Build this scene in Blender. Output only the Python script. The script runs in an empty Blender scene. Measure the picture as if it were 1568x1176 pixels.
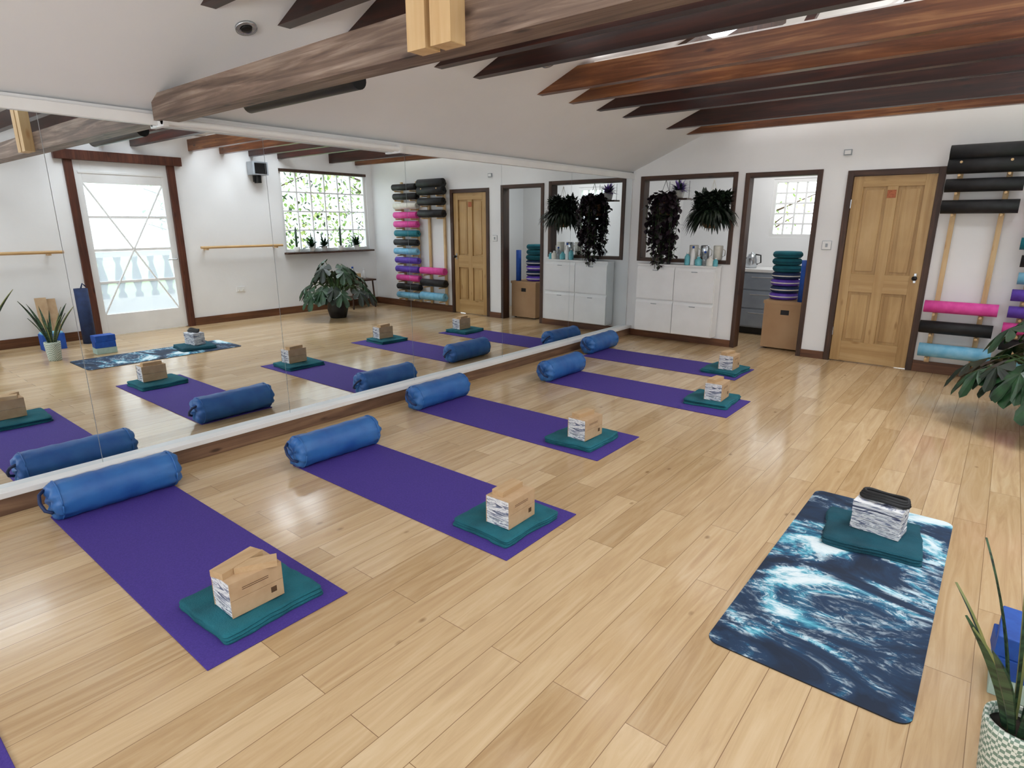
import bpy, math, random
from mathutils import Vector, Matrix, noise
random.seed(7)
sc = bpy.context.scene
H = 1.55
# ---------------------------------------------------------------- materials
def lin(h):
    h = h.lstrip('#')
    o = []
    for i in (0, 2, 4):
        c = int(h[i:i+2], 16)/255
        o.append(c/12.92 if c <= .04045 else ((c+.055)/1.055)**2.4)
    return (*o, 1)

class N:
    def __init__(s, name):
        s.m = bpy.data.materials.new(name); s.m.use_nodes = True
        s.t = s.m.node_tree; s.t.nodes.clear()
        s.out = s.n('ShaderNodeOutputMaterial')
        s.b = s.n('ShaderNodeBsdfPrincipled')
        s.l(s.b.outputs[0], s.out.inputs[0])
    def n(s, ty, **k):
        x = s.t.nodes.new(ty)
        for a, v in k.items(): setattr(x, a, v)
        return x
    def l(s, a, b): s.t.links.new(a, b)
    def coord(s, scale=(1, 1, 1), rot=(0, 0, 0)):
        c = s.n('ShaderNodeTexCoord'); mp = s.n('ShaderNodeMapping')
        mp.inputs['Scale'].default_value = scale
        mp.inputs['Rotation'].default_value = rot
        s.l(c.outputs['Object'], mp.inputs['Vector'])
        return mp.outputs[0]
    def noise(s, vec, scale, detail=4, dist=0, rough=.5):
        x = s.n('ShaderNodeTexNoise')
        x.inputs['Scale'].default_value = scale
        x.inputs['Detail'].default_value = detail
        x.inputs['Distortion'].default_value = dist
        x.inputs['Roughness'].default_value = rough
        s.l(vec, x.inputs['Vector'])
        return x.outputs['Fac']
    def ramp(s, fac, stops, interp='LINEAR'):
        r = s.n('ShaderNodeValToRGB'); r.color_ramp.interpolation = interp
        e = r.color_ramp.elements
        while len(e) < len(stops): e.new(.5)
        for i, (p, c) in enumerate(stops):
            e[i].position = p; e[i].color = lin(c) if isinstance(c, str) else c
        s.l(fac, r.inputs[0])
        return r.outputs[0]
    def mix(s, fac, a, b, mode='MIX'):
        x = s.n('ShaderNodeMix', data_type='RGBA', blend_type=mode)
        for v, i in ((fac, 0), (a, 6), (b, 7)):
            if hasattr(v, 'links'): s.l(v, x.inputs[i])
            else: x.inputs[i].default_value = v
        return x.outputs[2]
    def base(s, v):
        if hasattr(v, 'links'): s.l(v, s.b.inputs['Base Color'])
        else: s.b.inputs['Base Color'].default_value = v
    def set(s, **k):
        for a, v in k.items(): s.b.inputs[a.replace('_', ' ')].default_value = v
    def bump(s, fac, st=.2, d=.01):
        x = s.n('ShaderNodeBump'); x.inputs['Strength'].default_value = st
        x.inputs['Distance'].default_value = d
        s.l(fac, x.inputs['Height']); s.l(x.outputs[0], s.b.inputs['Normal'])

def pm(name, c1, c2=None, scale=8, rough=.5, bump=0, metallic=0, bs=60, **k):
    n = N(name)
    v = n.coord()
    f = n.noise(v, scale, 4)
    n.base(n.ramp(f, [(.35, c1), (.65, c2 or c1)]))
    n.set(Roughness=rough, Metallic=metallic)
    for a, b in k.items(): n.b.inputs[a.replace('_', ' ')].default_value = b
    if bump: n.bump(n.noise(v, bs, 5), bump, .01)
    return n.m

def wood(name, dark, mid, light, axis='X', rough=.5, scale=1.0, knots=True, bump=.15):
    n = N(name)
    sc_ = {'X': (1.2, 22, 22), 'Y': (22, 1.2, 22), 'Z': (22, 22, 1.2)}[axis]
    v = n.coord(tuple(a*scale for a in sc_))
    f = n.noise(v, 1.0, 6, 1.2, .6)
    c = n.ramp(f, [(.25, dark), (.5, mid), (.75, light)])
    v2 = n.coord()
    f2 = n.noise(v2, 2.5, 3)
    c = n.mix(n.ramp(f2, [(.35, '#000000'), (.7, '#ffffff')]), c, n.mix(.45, c, lin(dark)))
    if knots:
        kk = {'X': (3, 9, 9), 'Y': (9, 3, 9), 'Z': (9, 9, 3)}[axis]
        vo = n.n('ShaderNodeTexVoronoi'); vo.inputs['Scale'].default_value = 1
        n.l(n.coord(kk), vo.inputs['Vector'])
        kf = n.ramp(vo.outputs['Distance'], [(.06, '#ffffff'), (.16, '#000000')])
        c = n.mix(kf, c, lin(dark))
    n.base(c); n.set(Roughness=rough)
    n.bump(f, bump, .004)
    return n.m

M = {}
M['wall'] = pm('wall_paint', '#f0f0f0', '#f5f5f5', 1.5, .85, .08, bs=25)
M['ceil'] = pm('ceiling_paint', '#f2f2f3', '#f6f6f7', 1.2, .9, .08, bs=20)
M['white'] = pm('white_gloss', '#f0f0ef', '#f6f6f5', 4, .4)
M['frame'] = wood('dark_frame_wood', '#2a1a12', '#4a3022', '#664634', 'Z', .5)
M['frameX'] = wood('dark_frame_wood_x', '#2a1a12', '#4a3022', '#664634', 'X', .5)
M['frameR'] = wood('red_frame_wood', '#3a1c10', '#5c3020', '#7a4630', 'Z', .45)
M['beam'] = wood('beam_wood', '#180a07', '#34160f', '#55291c', 'X', .36, .8)
M['beamO'] = wood('beam_wood_orange', '#3a1e12', '#774628', '#ae7c50', 'X', .33, .8)  # orange highlight on the beams put into the wood colour
M['beamG'] = wood('beam_wood_grey', '#3a2a22', '#80695a', '#bba796', 'X', .5, .9, bump=.4)  # weathered grey, lightened further to hold the pale top light
M['pine'] = wood('pine', '#a07a48', '#c6a26c', '#d4b382', 'Z', .45, .5)
M['pineS'] = wood('pine_side', '#b98f5c', '#d8b888', '#e4ca9e', 'Z', .5, .7)
M['pineX'] = wood('pine_x', '#a07a48', '#c6a26c', '#d4b382', 'X', .45, .5)
M['pineY'] = wood('pine_y', '#b08550', '#d0a873', '#e0c08e', 'Y', .4, .5)
M['trimY'] = wood('trim_wood', '#4a3428', '#80604a', '#ab8a6c', 'Y', .6, .5)
M['skX'] = wood('skirting_wood', '#4a2c1c', '#6e452c', '#8c6040', 'X', .45)
M['skY'] = wood('skirting_wood_y', '#4a2c1c', '#6e452c', '#8c6040', 'Y', .45)
M['black'] = pm('black_foam', '#101012', '#1b1b1e', 20, .6)
M['blackm'] = pm('black_metal', '#121212', '#1a1a1a', 10, .35, metallic=.3)
M['pink'] = pm('pink_foam', '#e0409c', '#f058b0', 15, .6)
M['lblue'] = pm('light_blue_foam', '#6fb8dc', '#8fcbe8', 15, .6)
M['teal'] = pm('teal_foam', '#0f6d7c', '#1b8393', 15, .6)
M['purpR'] = pm('purple_foam', '#5a3aa8', '#6c4cc0', 15, .6)
M['purple'] = pm('purple_yoga_mat', '#432f88', '#4c3894', 120, .8, .3, bs=400)
M['blue'] = pm('blue_bolster_fabric', '#275ba2', '#3571b4', 5, .42, .25, bs=14)
M['bluek'] = pm('navy_bolster_strap', '#14264a', '#1c3260', 10, .6)
M['green'] = pm('teal_blanket', '#145864', '#1e6e7c', 6, .95, .5, bs=160)
M['greenD'] = pm('dark_teal_blanket', '#0e4250', '#165666', 6, .95, .5, bs=160)
M['kraft'] = pm('kraft_card', '#c0a07c', '#ccae8a', 14, .8)
M['kraftL'] = wood('cork_block', '#b39068', '#c8a880', '#d8bd98', 'Y', .8, .8, False)
M['card'] = pm('cardboard', '#b08c68', '#ba9874', 3, .85)
M['steel'] = pm('steel', '#b8bcc0', '#c8ccd0', 10, .25, metallic=.9)
M['grey'] = pm('grey_paint', '#9aa0a6', '#a8aeb4', 5, .5)
M['kgrey'] = pm('kitchen_grey', '#8b95a3', '#98a2ae', 5, .4)
M['leaf'] = pm('leaf_green', '#142c18', '#284c2c', 12, .35)
M['leafD'] = pm('leaf_dark', '#101a14', '#20301f', 14, .4)
M['leafB'] = pm('leaf_burgundy', '#150d14', '#281622', 14, .45)
M['leafL'] = pm('leaf_light', '#8aae60', '#b4cc80', 6, .5)
M['leafY'] = pm('leaf_autumn', '#c4cc84', '#e0e0a0', 3, .6)
M['stem'] = pm('stem_green', '#2c4a24', '#45622f', 20, .6)
M['bark'] = pm('bark', '#4a3a2c', '#64503c', 20, .9)
M['potb'] = pm('black_pot', '#141416', '#202024', 5, .4)
M['potw'] = pm('white_pot', '#dcdad4', '#ecebe6', 5, .4)
M['basket'] = pm('wicker_basket', '#5a3c24', '#8a6440', 60, .8, .6, bs=90)
M['soil'] = pm('soil', '#20160f', '#302218', 40, .95)
M['purpF'] = pm('purple_flower', '#6a4a9a', '#8a6ab8', 20, .6)
M['teal2'] = pm('cyan_bottle', '#58aebb', '#7cc8d0', 20, .3)
M['blueF'] = pm('blue_foam_block', '#1548a0', '#1c56b4', 20, .6)
M['navy'] = pm('navy_mat_roll', '#16284e', '#1e3460', 20, .7)
M['paperW'] = pm('cream_paper', '#e4e0d4', '#efece2', 20, .7)
M['lawn'] = pm('lawn', '#7f9f5c', '#9fb878', 2, .95)
M['stone'] = pm('terrace_stone', '#b8b4ac', '#c8c4bc', 4, .9)
M['stoneD'] = pm('baluster_stone', '#303438', '#44484c', 4, .9)  # darkened so the backlit silhouette sits in the stone colour
M['red'] = pm('copper_sign', '#a0532c', '#b8683c', 60, .5)
M['pale'] = pm('pale_teal_foam', '#a8c4bc', '#b8d0c8', 20, .6)
M['logo'] = pm('printed_logo', '#5a4028', '#6a4c30', 20, .7)

def mk_floor():
    n = N('oak_plank_floor')
    c = n.n('ShaderNodeTexCoord'); sp = n.n('ShaderNodeSeparateXYZ'); cb = n.n('ShaderNodeCombineXYZ')
    n.l(c.outputs['Object'], sp.inputs[0]); n.l(sp.outputs['Y'], cb.inputs[0]); n.l(sp.outputs['X'], cb.inputs[1])
    br = n.n('ShaderNodeTexBrick'); n.l(cb.outputs[0], br.inputs['Vector'])
    br.offset = .37; br.offset_frequency = 2; br.squash = 1
    br.inputs['Scale'].default_value = 1; br.inputs['Brick Width'].default_value = 1.45
    br.inputs['Row Height'].default_value = .142; br.inputs['Mortar Size'].default_value = .0013
    br.inputs['Mortar Smooth'].default_value = .2; br.inputs['Bias'].default_value = 0
    br.inputs['Color1'].default_value = (0, 0, 0, 1); br.inputs['Color2'].default_value = (1, 1, 1, 1)
    br.inputs['Mortar'].default_value = (.5, .5, .5, 1)
    plank = n.ramp(br.outputs['Color'], [(0, '#b29268'), (.5, '#c9aa80'), (1, '#dabf98')])
    add = n.n('ShaderNodeVectorMath', operation='MULTIPLY_ADD')
    n.l(br.outputs['Color'], add.inputs[0]); add.inputs[1].default_value = (7, 7, 7); n.l(c.outputs['Object'], add.inputs[2])
    mp = n.n('ShaderNodeMapping'); mp.inputs['Scale'].default_value = (14, 1.1, 1); n.l(add.outputs[0], mp.inputs['Vector'])
    g = n.noise(mp.outputs[0], 1.3, 7, 1.6, .6)
    grain = n.ramp(g, [(.3, '#a98560'), (.5, '#cbad84'), (.7, '#e0c8a4')])
    col = n.mix(.42, plank, grain)
    vo = n.n('ShaderNodeTexVoronoi'); vo.inputs['Scale'].default_value = 1
    mp2 = n.n('ShaderNodeMapping'); mp2.inputs['Scale'].default_value = (5.0, 2.9, 1)
    n.l(add.outputs[0], mp2.inputs['Vector']); n.l(mp2.outputs[0], vo.inputs['Vector'])
    kf = n.ramp(vo.outputs['Distance'], [(.025, '#d0d0d0'), (.075, '#000000')])
    col = n.mix(kf, col, lin('#7a5836'))
    col = n.mix(br.outputs['Fac'], col, lin('#86684a'))
    n.base(col)
    rr = n.ramp(g, [(.3, '#747474'), (.7, '#646464')])
    n.l(rr, n.b.inputs['Roughness'])
    n.b.inputs['Specular IOR Level'].default_value = .5
    n.bump(br.outputs['Fac'], -.25, .002)
    return n.m
M['floor'] = mk_floor()

def mk_ocean():
    n = N('ocean_print_mat')
    v = n.coord((.9, 1.5, 1), (0, 0, .35))
    f = n.noise(v, 2.0, 12, .9, .60)
    c = n.ramp(f, [(.40, '#0c2038'), (.49, '#133658'), (.53, '#1f6486'), (.56, '#5cb2c8'), (.60, '#e4f0f4')])
    f2 = n.noise(n.coord((1, 2.2, 1), (0, 0, .35)), 7, 12, 2.2, .75)
    a = n.ramp(f2, [(.50, '#000000'), (.57, '#e8e8e8')])
    b = n.ramp(f, [(.465, '#000000'), (.53, '#ffffff')])
    c = n.mix(n.mix(1, a, b, 'MULTIPLY'), c, lin('#d8e8ee'))
    n.base(c); n.set(Roughness=.75)
    return n.m
M['ocean'] = mk_ocean()

def mk_marble():
    n = N('marbled_block_side')
    v = n.coord((1.2, 1.2, 9))
    f = n.noise(v, 4, 8, 2.5, .65)
    c = n.ramp(f, [(.36, '#2c3354'), (.45, '#8890a8'), (.5, '#f0f0f0'), (.57, '#e8eaee'), (.62, '#59637f'), (.68, '#f2f2f2')])
    n.base(c); n.set(Roughness=.6)
    return n.m
M['marble'] = mk_marble()

def mk_snake():
    n = N('snake_leaf')
    v = n.coord((3, 3, 30))
    f = n.noise(v, 1.5, 4, 1)
    n.base(n.ramp(f, [(.4, '#10241a'), (.6, '#3c5a3c')])); n.set(Roughness=.4)
    return n.m
M['snake'] = mk_snake()
M['snakeE'] = pm('snake_leaf_edge', '#7c8450', '#98985c', 10, .5)

def mk_pattern():
    n = N('woven_planter')
    v = n.coord()
    w = n.n('ShaderNodeTexChecker'); w.inputs['Scale'].default_value = 90
    w.inputs['Color1'].default_value = lin('#e2e6dc'); w.inputs['Color2'].default_value = lin('#7c9484')
    n.l(v, w.inputs['Vector']); n.base(w.outputs[0]); n.set(Roughness=.8)
    return n.m
M['woven'] = mk_pattern()

m = N('mirror_glass'); m.base((.85, .90, .92, 1)); m.set(Metallic=1.0, Roughness=.0); M['mirror'] = m.m
def mk_glass(name='window_glass', haze=0):
    m = bpy.data.materials.new(name); m.use_nodes = True; t = m.node_tree; t.nodes.clear()
    o = t.nodes.new('ShaderNodeOutputMaterial'); mx = t.nodes.new('ShaderNodeMixShader')
    tr = t.nodes.new('ShaderNodeBsdfTransparent'); gl = t.nodes.new('ShaderNodeBsdfGlossy')
    gl.inputs['Roughness'].default_value = .02; mx.inputs[0].default_value = .06
    t.links.new(tr.outputs[0], mx.inputs[1]); t.links.new(gl.outputs[0], mx.inputs[2])
    last = mx
    if haze:
        tl = t.nodes.new('ShaderNodeBsdfTranslucent'); tl.inputs[0].default_value = (.92, .96, 1, 1)
        m2 = t.nodes.new('ShaderNodeMixShader'); m2.inputs[0].default_value = haze
        t.links.new(mx.outputs[0], m2.inputs[1]); t.links.new(tl.outputs[0], m2.inputs[2]); last = m2
    t.links.new(last.outputs[0], o.inputs[0])
    return m
M['glass'] = mk_glass()
M['haze'] = mk_glass('misted_door_glass', .30)
def mk_bottle():
    m = N('clear_plastic'); m.base((.8, .9, .95, 1)); m.set(Roughness=.1); m.b.inputs['Transmission Weight'].default_value = .8; return m.m
M['clear'] = mk_bottle()

# ---------------------------------------------------------------- mesh builder
class MB:
    def __init__(s): s.v = []; s.f = []; s.fm = []; s.sm = []; s.mats = []
    def mi(s, k):
        m = M[k]
        if m not in s.mats: s.mats.append(m)
        return s.mats.index(m)
    def add(s, vs, fs, k, sm=False, X=None):
        o = len(s.v); i = s.mi(k)
        for p in vs:
            p = Vector(p)
            s.v.append(tuple(X @ p) if X else tuple(p))
        for f in fs: s.f.append(tuple(a+o for a in f)); s.fm.append(i); s.sm.append(sm)
    def box(s, x0, x1, y0, y1, z0, z1, k, X=None):
        vs = [(x, y, z) for x in (x0, x1) for y in (y0, y1) for z in (z0, z1)]
        s.add(vs, [(0, 1, 3, 2), (4, 6, 7, 5), (0, 4, 5, 1), (2, 3, 7, 6), (0, 2, 6, 4), (1, 5, 7, 3)], k, False, X)
    def prism(s, poly, axis, a0, a1, k, X=None, sidek=None):
        def P(p, a):
            return {'x': (a, p[0], p[1]), 'y': (p[0], a, p[1]), 'z': (p[0], p[1], a)}[axis]
        n = len(poly)
        vs = [P(p, a0) for p in poly]+[P(p, a1) for p in poly]
        s.add(vs, [tuple(range(n))[::-1], tuple(range(n, 2*n))], k, False, X)
        s.add(vs, [(i, (i+1) % n, n+(i+1) % n, n+i) for i in range(n)], sidek or k, False, X)
    def cyl(s, p0, p1, r0, k, r1=None, n=16, caps=True, sm=True, X=None):
        p0 = Vector(p0); p1 = Vector(p1); r1 = r0 if r1 is None else r1
        d = (p1-p0).normalized(); u = d.orthogonal().normalized(); w = d.cross(u)
        vs = []
        for p, r in ((p0, r0), (p1, r1)):
            for i in range(n):
                a = 2*math.pi*i/n; vs.append(p+u*math.cos(a)*r+w*math.sin(a)*r)
        s.add(vs, [(i, (i+1) % n, n+(i+1) % n, n+i) for i in range(n)], k, sm, X)
        if caps: s.add(vs, [tuple(range(n))[::-1], tuple(range(n, 2*n))], k, False, X)
    def tube(s, pts, r, k, n=8, X=None):
        pts = [Vector(p) for p in pts]; vs = []
        for j, p in enumerate(pts):
            d = (pts[min(j+1, len(pts)-1)]-pts[max(j-1, 0)]).normalized()
            ref = Vector((0, 0, 1)) if abs(d.z) < .9 else Vector((1, 0, 0))
            u = d.cross(ref).normalized(); w = d.cross(u)
            rr = r[j] if isinstance(r, (list, tuple)) else r
            for i in range(n):
                a = 2*math.pi*i/n; vs.append(p+u*math.cos(a)*rr+w*math.sin(a)*rr)
        fs = [(j*n+i, j*n+(i+1) % n, (j+1)*n+(i+1) % n, (j+1)*n+i) for j in range(len(pts)-1) for i in range(n)]
        fs += [tuple(range(n))[::-1], tuple(range((len(pts)-1)*n, len(pts)*n))]
        s.add(vs, fs, k, True, X)
    def lathe(s, prof, k, n=24, c=(0, 0, 0), X=None, sm=True):
        vs = []
        for r, z in prof:
            for i in range(n):
                a = 2*math.pi*i/n; vs.append((c[0]+r*math.cos(a), c[1]+r*math.sin(a), c[2]+z))
        L = len(prof)
        fs = [(j*n+i, j*n+(i+1) % n, (j+1)*n+(i+1) % n, (j+1)*n+i) for j in range(L-1) for i in range(n)]
        fs += [tuple(range(n))[::-1], tuple(range((L-1)*n, L*n))]
        s.add(vs, fs, k, sm, X)
    def build(s, name, loc=(0, 0, 0), rz=0, bevel=0, seg=2):
        me = bpy.data.meshes.new(name); me.from_pydata(s.v, [], s.f)
        for m in s.mats: me.materials.append(m)
        me.polygons.foreach_set('material_index', s.fm); me.polygons.foreach_set('use_smooth', s.sm)
        me.update()
        ob = bpy.data.objects.new(name, me); sc.collection.objects.link(ob)
        ob.location = loc; ob.rotation_euler = (0, 0, rz)
        if bevel:
            b = ob.modifiers.new('bevel', 'BEVEL'); b.width = bevel; b.segments = seg; b.limit_method = 'ANGLE'
        return ob

# ---------------------------------------------------------------- room shell
XW, XO, YF, YB = -4.10, 1.47, 7.64, -2.5
zl = lambda x: 2.21+.41*(x+4.1)
zr = lambda x: 3.481-.275*(x+1.0)
b = MB(); b.box(-4.25, 1.62, -2.65, 9.45, -.12, 0, 'floor'); b.build('floor')
b = MB(); b.box(-4.22, XW, YB-.1, 9.4, 0, 2.19, 'wall'); b.build('wall_left')

def wall_with_holes(b, u0, u1, z0, z1, holes, put):
    us = sorted({u0, u1, *[h[0] for h in holes], *[h[1] for h in holes]})
    zs = sorted({z0, z1, *[h[2] for h in holes], *[h[3] for h in holes]})
    for i in range(len(us)-1):
        for j in range(len(zs)-1):
            cu, cz = (us[i]+us[i+1])/2, (zs[j]+zs[j+1])/2
            if any(h[0] < cu < h[1] and h[2] < cz < h[3] for h in holes): continue
            put(us[i], us[i+1], zs[j], zs[j+1])
gable = [(-4.1, 2.19), (XO, 2.19), (XO, zr(XO)+.03), (-1.0, 3.5), (-4.1, zl(-4.1)+.03)]
b = MB()
PT = (-3.98, -2.69, 1.04, 2.14); DW = (-2.60, -1.75, 0, 2.12); PD = (-1.50, -.62, 0, 2.09)
wall_with_holes(b, XW, XO, 0, 2.19, [PT, DW, PD], lambda a, c, d, e: b.box(a, c, YF, YF+.13, d, e, 'wall'))
b.prism(gable, 'y', YF, YF+.13, 'wall'); b.build('wall_far')
b = MB()
BW = [(-3.5, -1.5, .9, 2.1), (-1.0, 1.0, .9, 2.1)]  # unseen rear openings, added to let light in
wall_with_holes(b, XW, XO, 0, 2.19, BW, lambda a, c, d, e: b.box(a, c, YB-.1, YB, d, e, 'wall'))
b.prism(gable, 'y', YB-.1, YB, 'wall'); b.build('wall_back')
GD = (2.70, 4.06, 0, 2.44); RW = (5.72, 7.50, 1.05, 2.42)
b = MB()
wall_with_holes(b, YB-.1, YF+.13, 0, 2.79, [GD, RW], lambda a, c, d, e: b.box(XO, XO+.13, a, c, d, e, 'wall'))
b.build('wall_right')
# ceiling with skylight holes; the right-slope row is added for light
b = MB()
def slope(xs, ys, holes, zf):
    for i in range(len(xs)-1):
        for j in range(len(ys)-1):
            cx, cy = (xs[i]+xs[i+1])/2, (ys[j]+ys[j+1])/2
            if any(h[0] < cx < h[1] and h[2] < cy < h[3] for h in holes): continue
            x0, x1, y0, y1 = xs[i], xs[i+1], ys[j], ys[j+1]
            vs = [(x0, y0, zf(x0)), (x0, y1, zf(x0)), (x1, y0, zf(x1)), (x1, y1, zf(x1))]
            vs += [(p[0], p[1], p[2]+.12) for p in vs]
            b.add(vs, [(0, 2, 3, 1), (4, 5, 7, 6), (0, 4, 6, 2), (1, 3, 7, 5), (0, 1, 5, 4), (2, 6, 7, 3)], 'ceil')
LS = [(-2.35, -1.75, 5.0, 5.75)]
slope([-4.22, -2.35, -1.75, -1.0], [YB-.1, 5.0, 5.75, YF+.13], LS, zl)
RS = [(0.05, 1.15, y, y+1.3) for y in (-1.9, .2, 2.3, 4.4)]  # unseen right-slope skylights, added to let light in
ys = [YB-.1]
for h in RS: ys += [h[2], h[3]]
ys.append(YF+.13)
slope([-1.0, .05, 1.15, 1.6], ys, RS, zr)
b.build('ceiling')
# skylight frames: a real one on the left slope, added ones on the right
def skylight(h, zf, name):
    b = MB(); x0, x1, y0, y1 = h; t = .05
    for (a, c, d, e) in ((x0, x0+t, y0, y1), (x1-t, x1, y0, y1), (x0+t, x1-t, y0, y0+t), (x0+t, x1-t, y1-t, y1)):
        vs = [(a, d, zf(a)-.03), (a, e, zf(a)-.03), (c, d, zf(c)-.03), (c, e, zf(c)-.03)]
        vs += [(p[0], p[1], p[2]+.17) for p in vs]
        b.add(vs, [(0, 2, 3, 1), (4, 5, 7, 6), (0, 4, 6, 2), (1, 3, 7, 5), (0, 1, 5, 4), (2, 6, 7, 3)], 'frame')
    vs = [(x0+t, y0+t, zf(x0+t)+.06), (x0+t, y1-t, zf(x0+t)+.06), (x1-t, y1-t, zf(x1-t)+.06), (x1-t, y0+t, zf(x1-t)+.06)]
    b.add(vs, [(0, 1, 2, 3)], 'glass')
    b.build(name)
skylight(LS[0], zl, 'window_1')
for i, h in enumerate(RS): skylight(h, zr, 'window_%d' % (i+2))
# made-up windows in the unseen back wall, added to light the room
for i, (a, c, d, e) in enumerate(BW):
    b = MB(); t = .06
    b.box(a, a+t, YB-.09, YB+.01, d, e, 'white'); b.box(c-t, c, YB-.09, YB+.01, d, e, 'white')
    b.box(a+t, c-t, YB-.09, YB+.01, d, d+t, 'white'); b.box(a+t, c-t, YB-.09, YB+.01, e-t, e, 'white')
    for k in (1, 2): x = a+(c-a)*k/3; b.box(x-.02, x+.02, YB-.08, YB, d+t, e-t, 'white')
    b.box(a+t, c-t, YB-.05, YB-.045, d+t, e-t, 'glass')
    b.build('window_%d' % (i+7))

# ---------------------------------------------------------------- mirrors, ledge
b = MB()
seams = [-2.4, -1.45, -.20, 1.07, 2.33, 3.60, 4.87, 6.14, 7.60]
for i in range(len(seams)-1):
    b.box(XW, XW+.008, seams[i]+.0015, seams[i+1]-.0015, .135, 2.11, 'mirror')
b.build('wall_mirror')
b = MB(); b.box(XW, XW+.07, -2.5, YF, 0, .10, 'trimY'); b.build('baseboard_left', bevel=.004)
b = MB(); b.box(XW, XW+.085, -2.5, YF, .10, .135, 'white'); b.build('trim_1', bevel=.004)
b = MB(); b.box(XW, XW+.03, -2.5, YF, 2.11, 2.17, 'white'); b.build('trim_2', bevel=.004)
b = MB()
b.cyl((-4.02, 1.66, 2.13), (-4.02, 3.5, 2.13), .02, 'white')
b.box(-4.10, -4.0, 1.66, 1.69, 2.10, 2.16, 'white'); b.box(-4.10, -4.0, 3.47, 3.50, 2.10, 2.16, 'white')
b.build('curtain_pole')

# ---------------------------------------------------------------- roof beams
def beam(y, k, z0=2.565, d=.16, w=.075, name='ceiling_beam'):
    b = MB()
    xe = lambda z: (z-2.21)/.41-4.1
    zt = z0+d
    poly = [(xe(z0)-.02, z0), (XO, z0), (XO, zt), (xe(zt)-.02, zt)]
    b.prism(poly, 'y', y-w/2, y+w/2, k)
    b.build(name, bevel=.005)
for y, k in ((1.05, 'beam'), (1.31, 'beam'), (1.56, 'beam'), (1.80, 'beam'), (2.05, 'beam'), (2.30, 'beam'),
             (2.80, 'beamO'), (3.10, 'beamO'), (3.40, 'beam'), (3.72, 'beam'), (4.36, 'beam'), (4.72, 'beamO')):
    beam(y*H, k)
b = MB()
b.prism([(-4.05, 2.13), (XO, 2.13), (XO, 2.27), (-3.96, 2.27), (-4.05, 2.235)], 'y', 1.63, 1.75, 'beamG'); b.build('tie_beam', bevel=.008)
b = MB()
for x0, x1 in ((-1.735, -1.645), (-1.62, -1.525)):
    b.prism([(x0, 2.12), (x1, 2.12), (x1, zl(x1)+.02), (x0, zl(x0)+.02)], 'y', 1.56, 1.63, 'pineS')
b.build('roof_support_post', bevel=.004)
for y in (4.82, 6.75):
    b = MB()
    b.prism([(-1.42, 2.72), (-1.36, 2.72), (-1.0, 3.40), (-1.0, 3.46), (-1.06, 3.44)], 'y', y-.02, y+.02, 'beam'); b.build('roof_strut')
# heater
b = MB()
b.cyl((-3.36, 1.86, 2.17), (-2.40, 1.86, 2.17), .042, 'blackm', n=20)
b.box(-3.30, -2.46, 1.82, 1.90, 2.17, 2.23, 'blackm')
for x in (-3.1, -2.65): b.box(x-.015, x+.015, 1.75, 1.83, 2.19, 2.22, 'blackm')
b.build('infrared_heater', bevel=.004)
# downlights
def downlight(x, y):
    b = MB(); z = zl(x); n = Vector((.41, 0, -1)).normalized()
    c = Vector((x, y, z)); t = Vector((1, 0, .41)).normalized(); X = Matrix.Translation(c) @ Matrix((t, Vector((0, 1, 0)), -n)).transposed().to_4x4()
    b.lathe([(.055, 0), (.055, -.012), (.035, -.012), (.03, -.004)], 'steel', 24, X=X)
    b.lathe([(.028, -.006), (.028, -.014), (.01, -.016)], 'blackm', 16, X=X)
    b.build('ceiling_downlight')
downlight(-3.30, 1.85); downlight(-2.9, 4.0)

# ---------------------------------------------------------------- kitchen beyond
b = MB()
KW = (-2.76, -2.14, 1.34, 2.14); KY = 9.3
wall_with_holes(b, -4.1, -.8, 0, 2.6, [KW], lambda a, c, d, e: b.box(a, c, KY, KY+.1, d, e, 'wall'))
b.build('wall_kitchen_back')
b = MB(); b.box(-.9, -.8, YF+.13, KY, 0, 2.6, 'wall'); b.build('wall_kitchen_right')
b = MB(); b.box(-4.2, -.8, YF+.13, KY+.1, 2.6, 2.7, 'ceil'); b.build('ceiling_kitchen')
b = MB(); b.box(-4.22, -4.1, YF+.13, KY+.1, 2.19, 2.6, 'wall'); b.build('wall_kitchen_left')
def paned(name, axis, pos, u0, u1, z0, z1, nc, nr, fk='white', t=.05, bar=.022, dep=.06):
    b = MB()
    def bx(a, c, d, e, k, p0=0, p1=dep):
        if axis == 'y': b.box(a, c, pos+p0, pos+p1, d, e, k)
        else: b.box(pos+p0, pos+p1, a, c, d, e, k)
    bx(u0, u0+t, z0, z1, fk); bx(u1-t, u1, z0, z1, fk); bx(u0+t, u1-t, z0, z0+t, fk); bx(u0+t, u1-t, z1-t, z1, fk)
    for i in range(1, nc):
        u = u0+t+(u1-u0-2*t)*i/nc; bx(u-bar/2, u+bar/2, z0+t, z1-t, fk, .01, dep-.01)
    for i in range(1, nr):
        z = z0+t+(z1-z0-2*t)*i/nr; bx(u0+t, u1-t, z-bar/2, z+bar/2, fk, .012, dep-.012)
    bx(u0+t, u1-t, z0+t, z1-t, 'glass', dep/2, dep/2+.004)
    return b
paned('k', 'y', KY+.01, *KW, 4, 5).build('window_9')
b = MB()
b.box(-4.09, -1.7, 8.75, KY-.005, .1, .88, 'kgrey'); b.box(-4.09, -1.7, 8.80, KY-.005, 0, .1, 'blackm')
b.box(-4.09, -1.68, 8.72, KY-.005, .88, .92, 'white')
for x in (-3.5, -2.9, -2.3):
    for z0, z1 in ((.12, .36), (.38, .62), (.64, .86)):
        b.box(x+.01, x+.58, 8.73, 8.75, z0, z1, 'kgrey'); b.cyl((x+.15, 8.715, z1-.05), (x+.45, 8.715, z1-.05), .008, 'steel', n=8)
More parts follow.
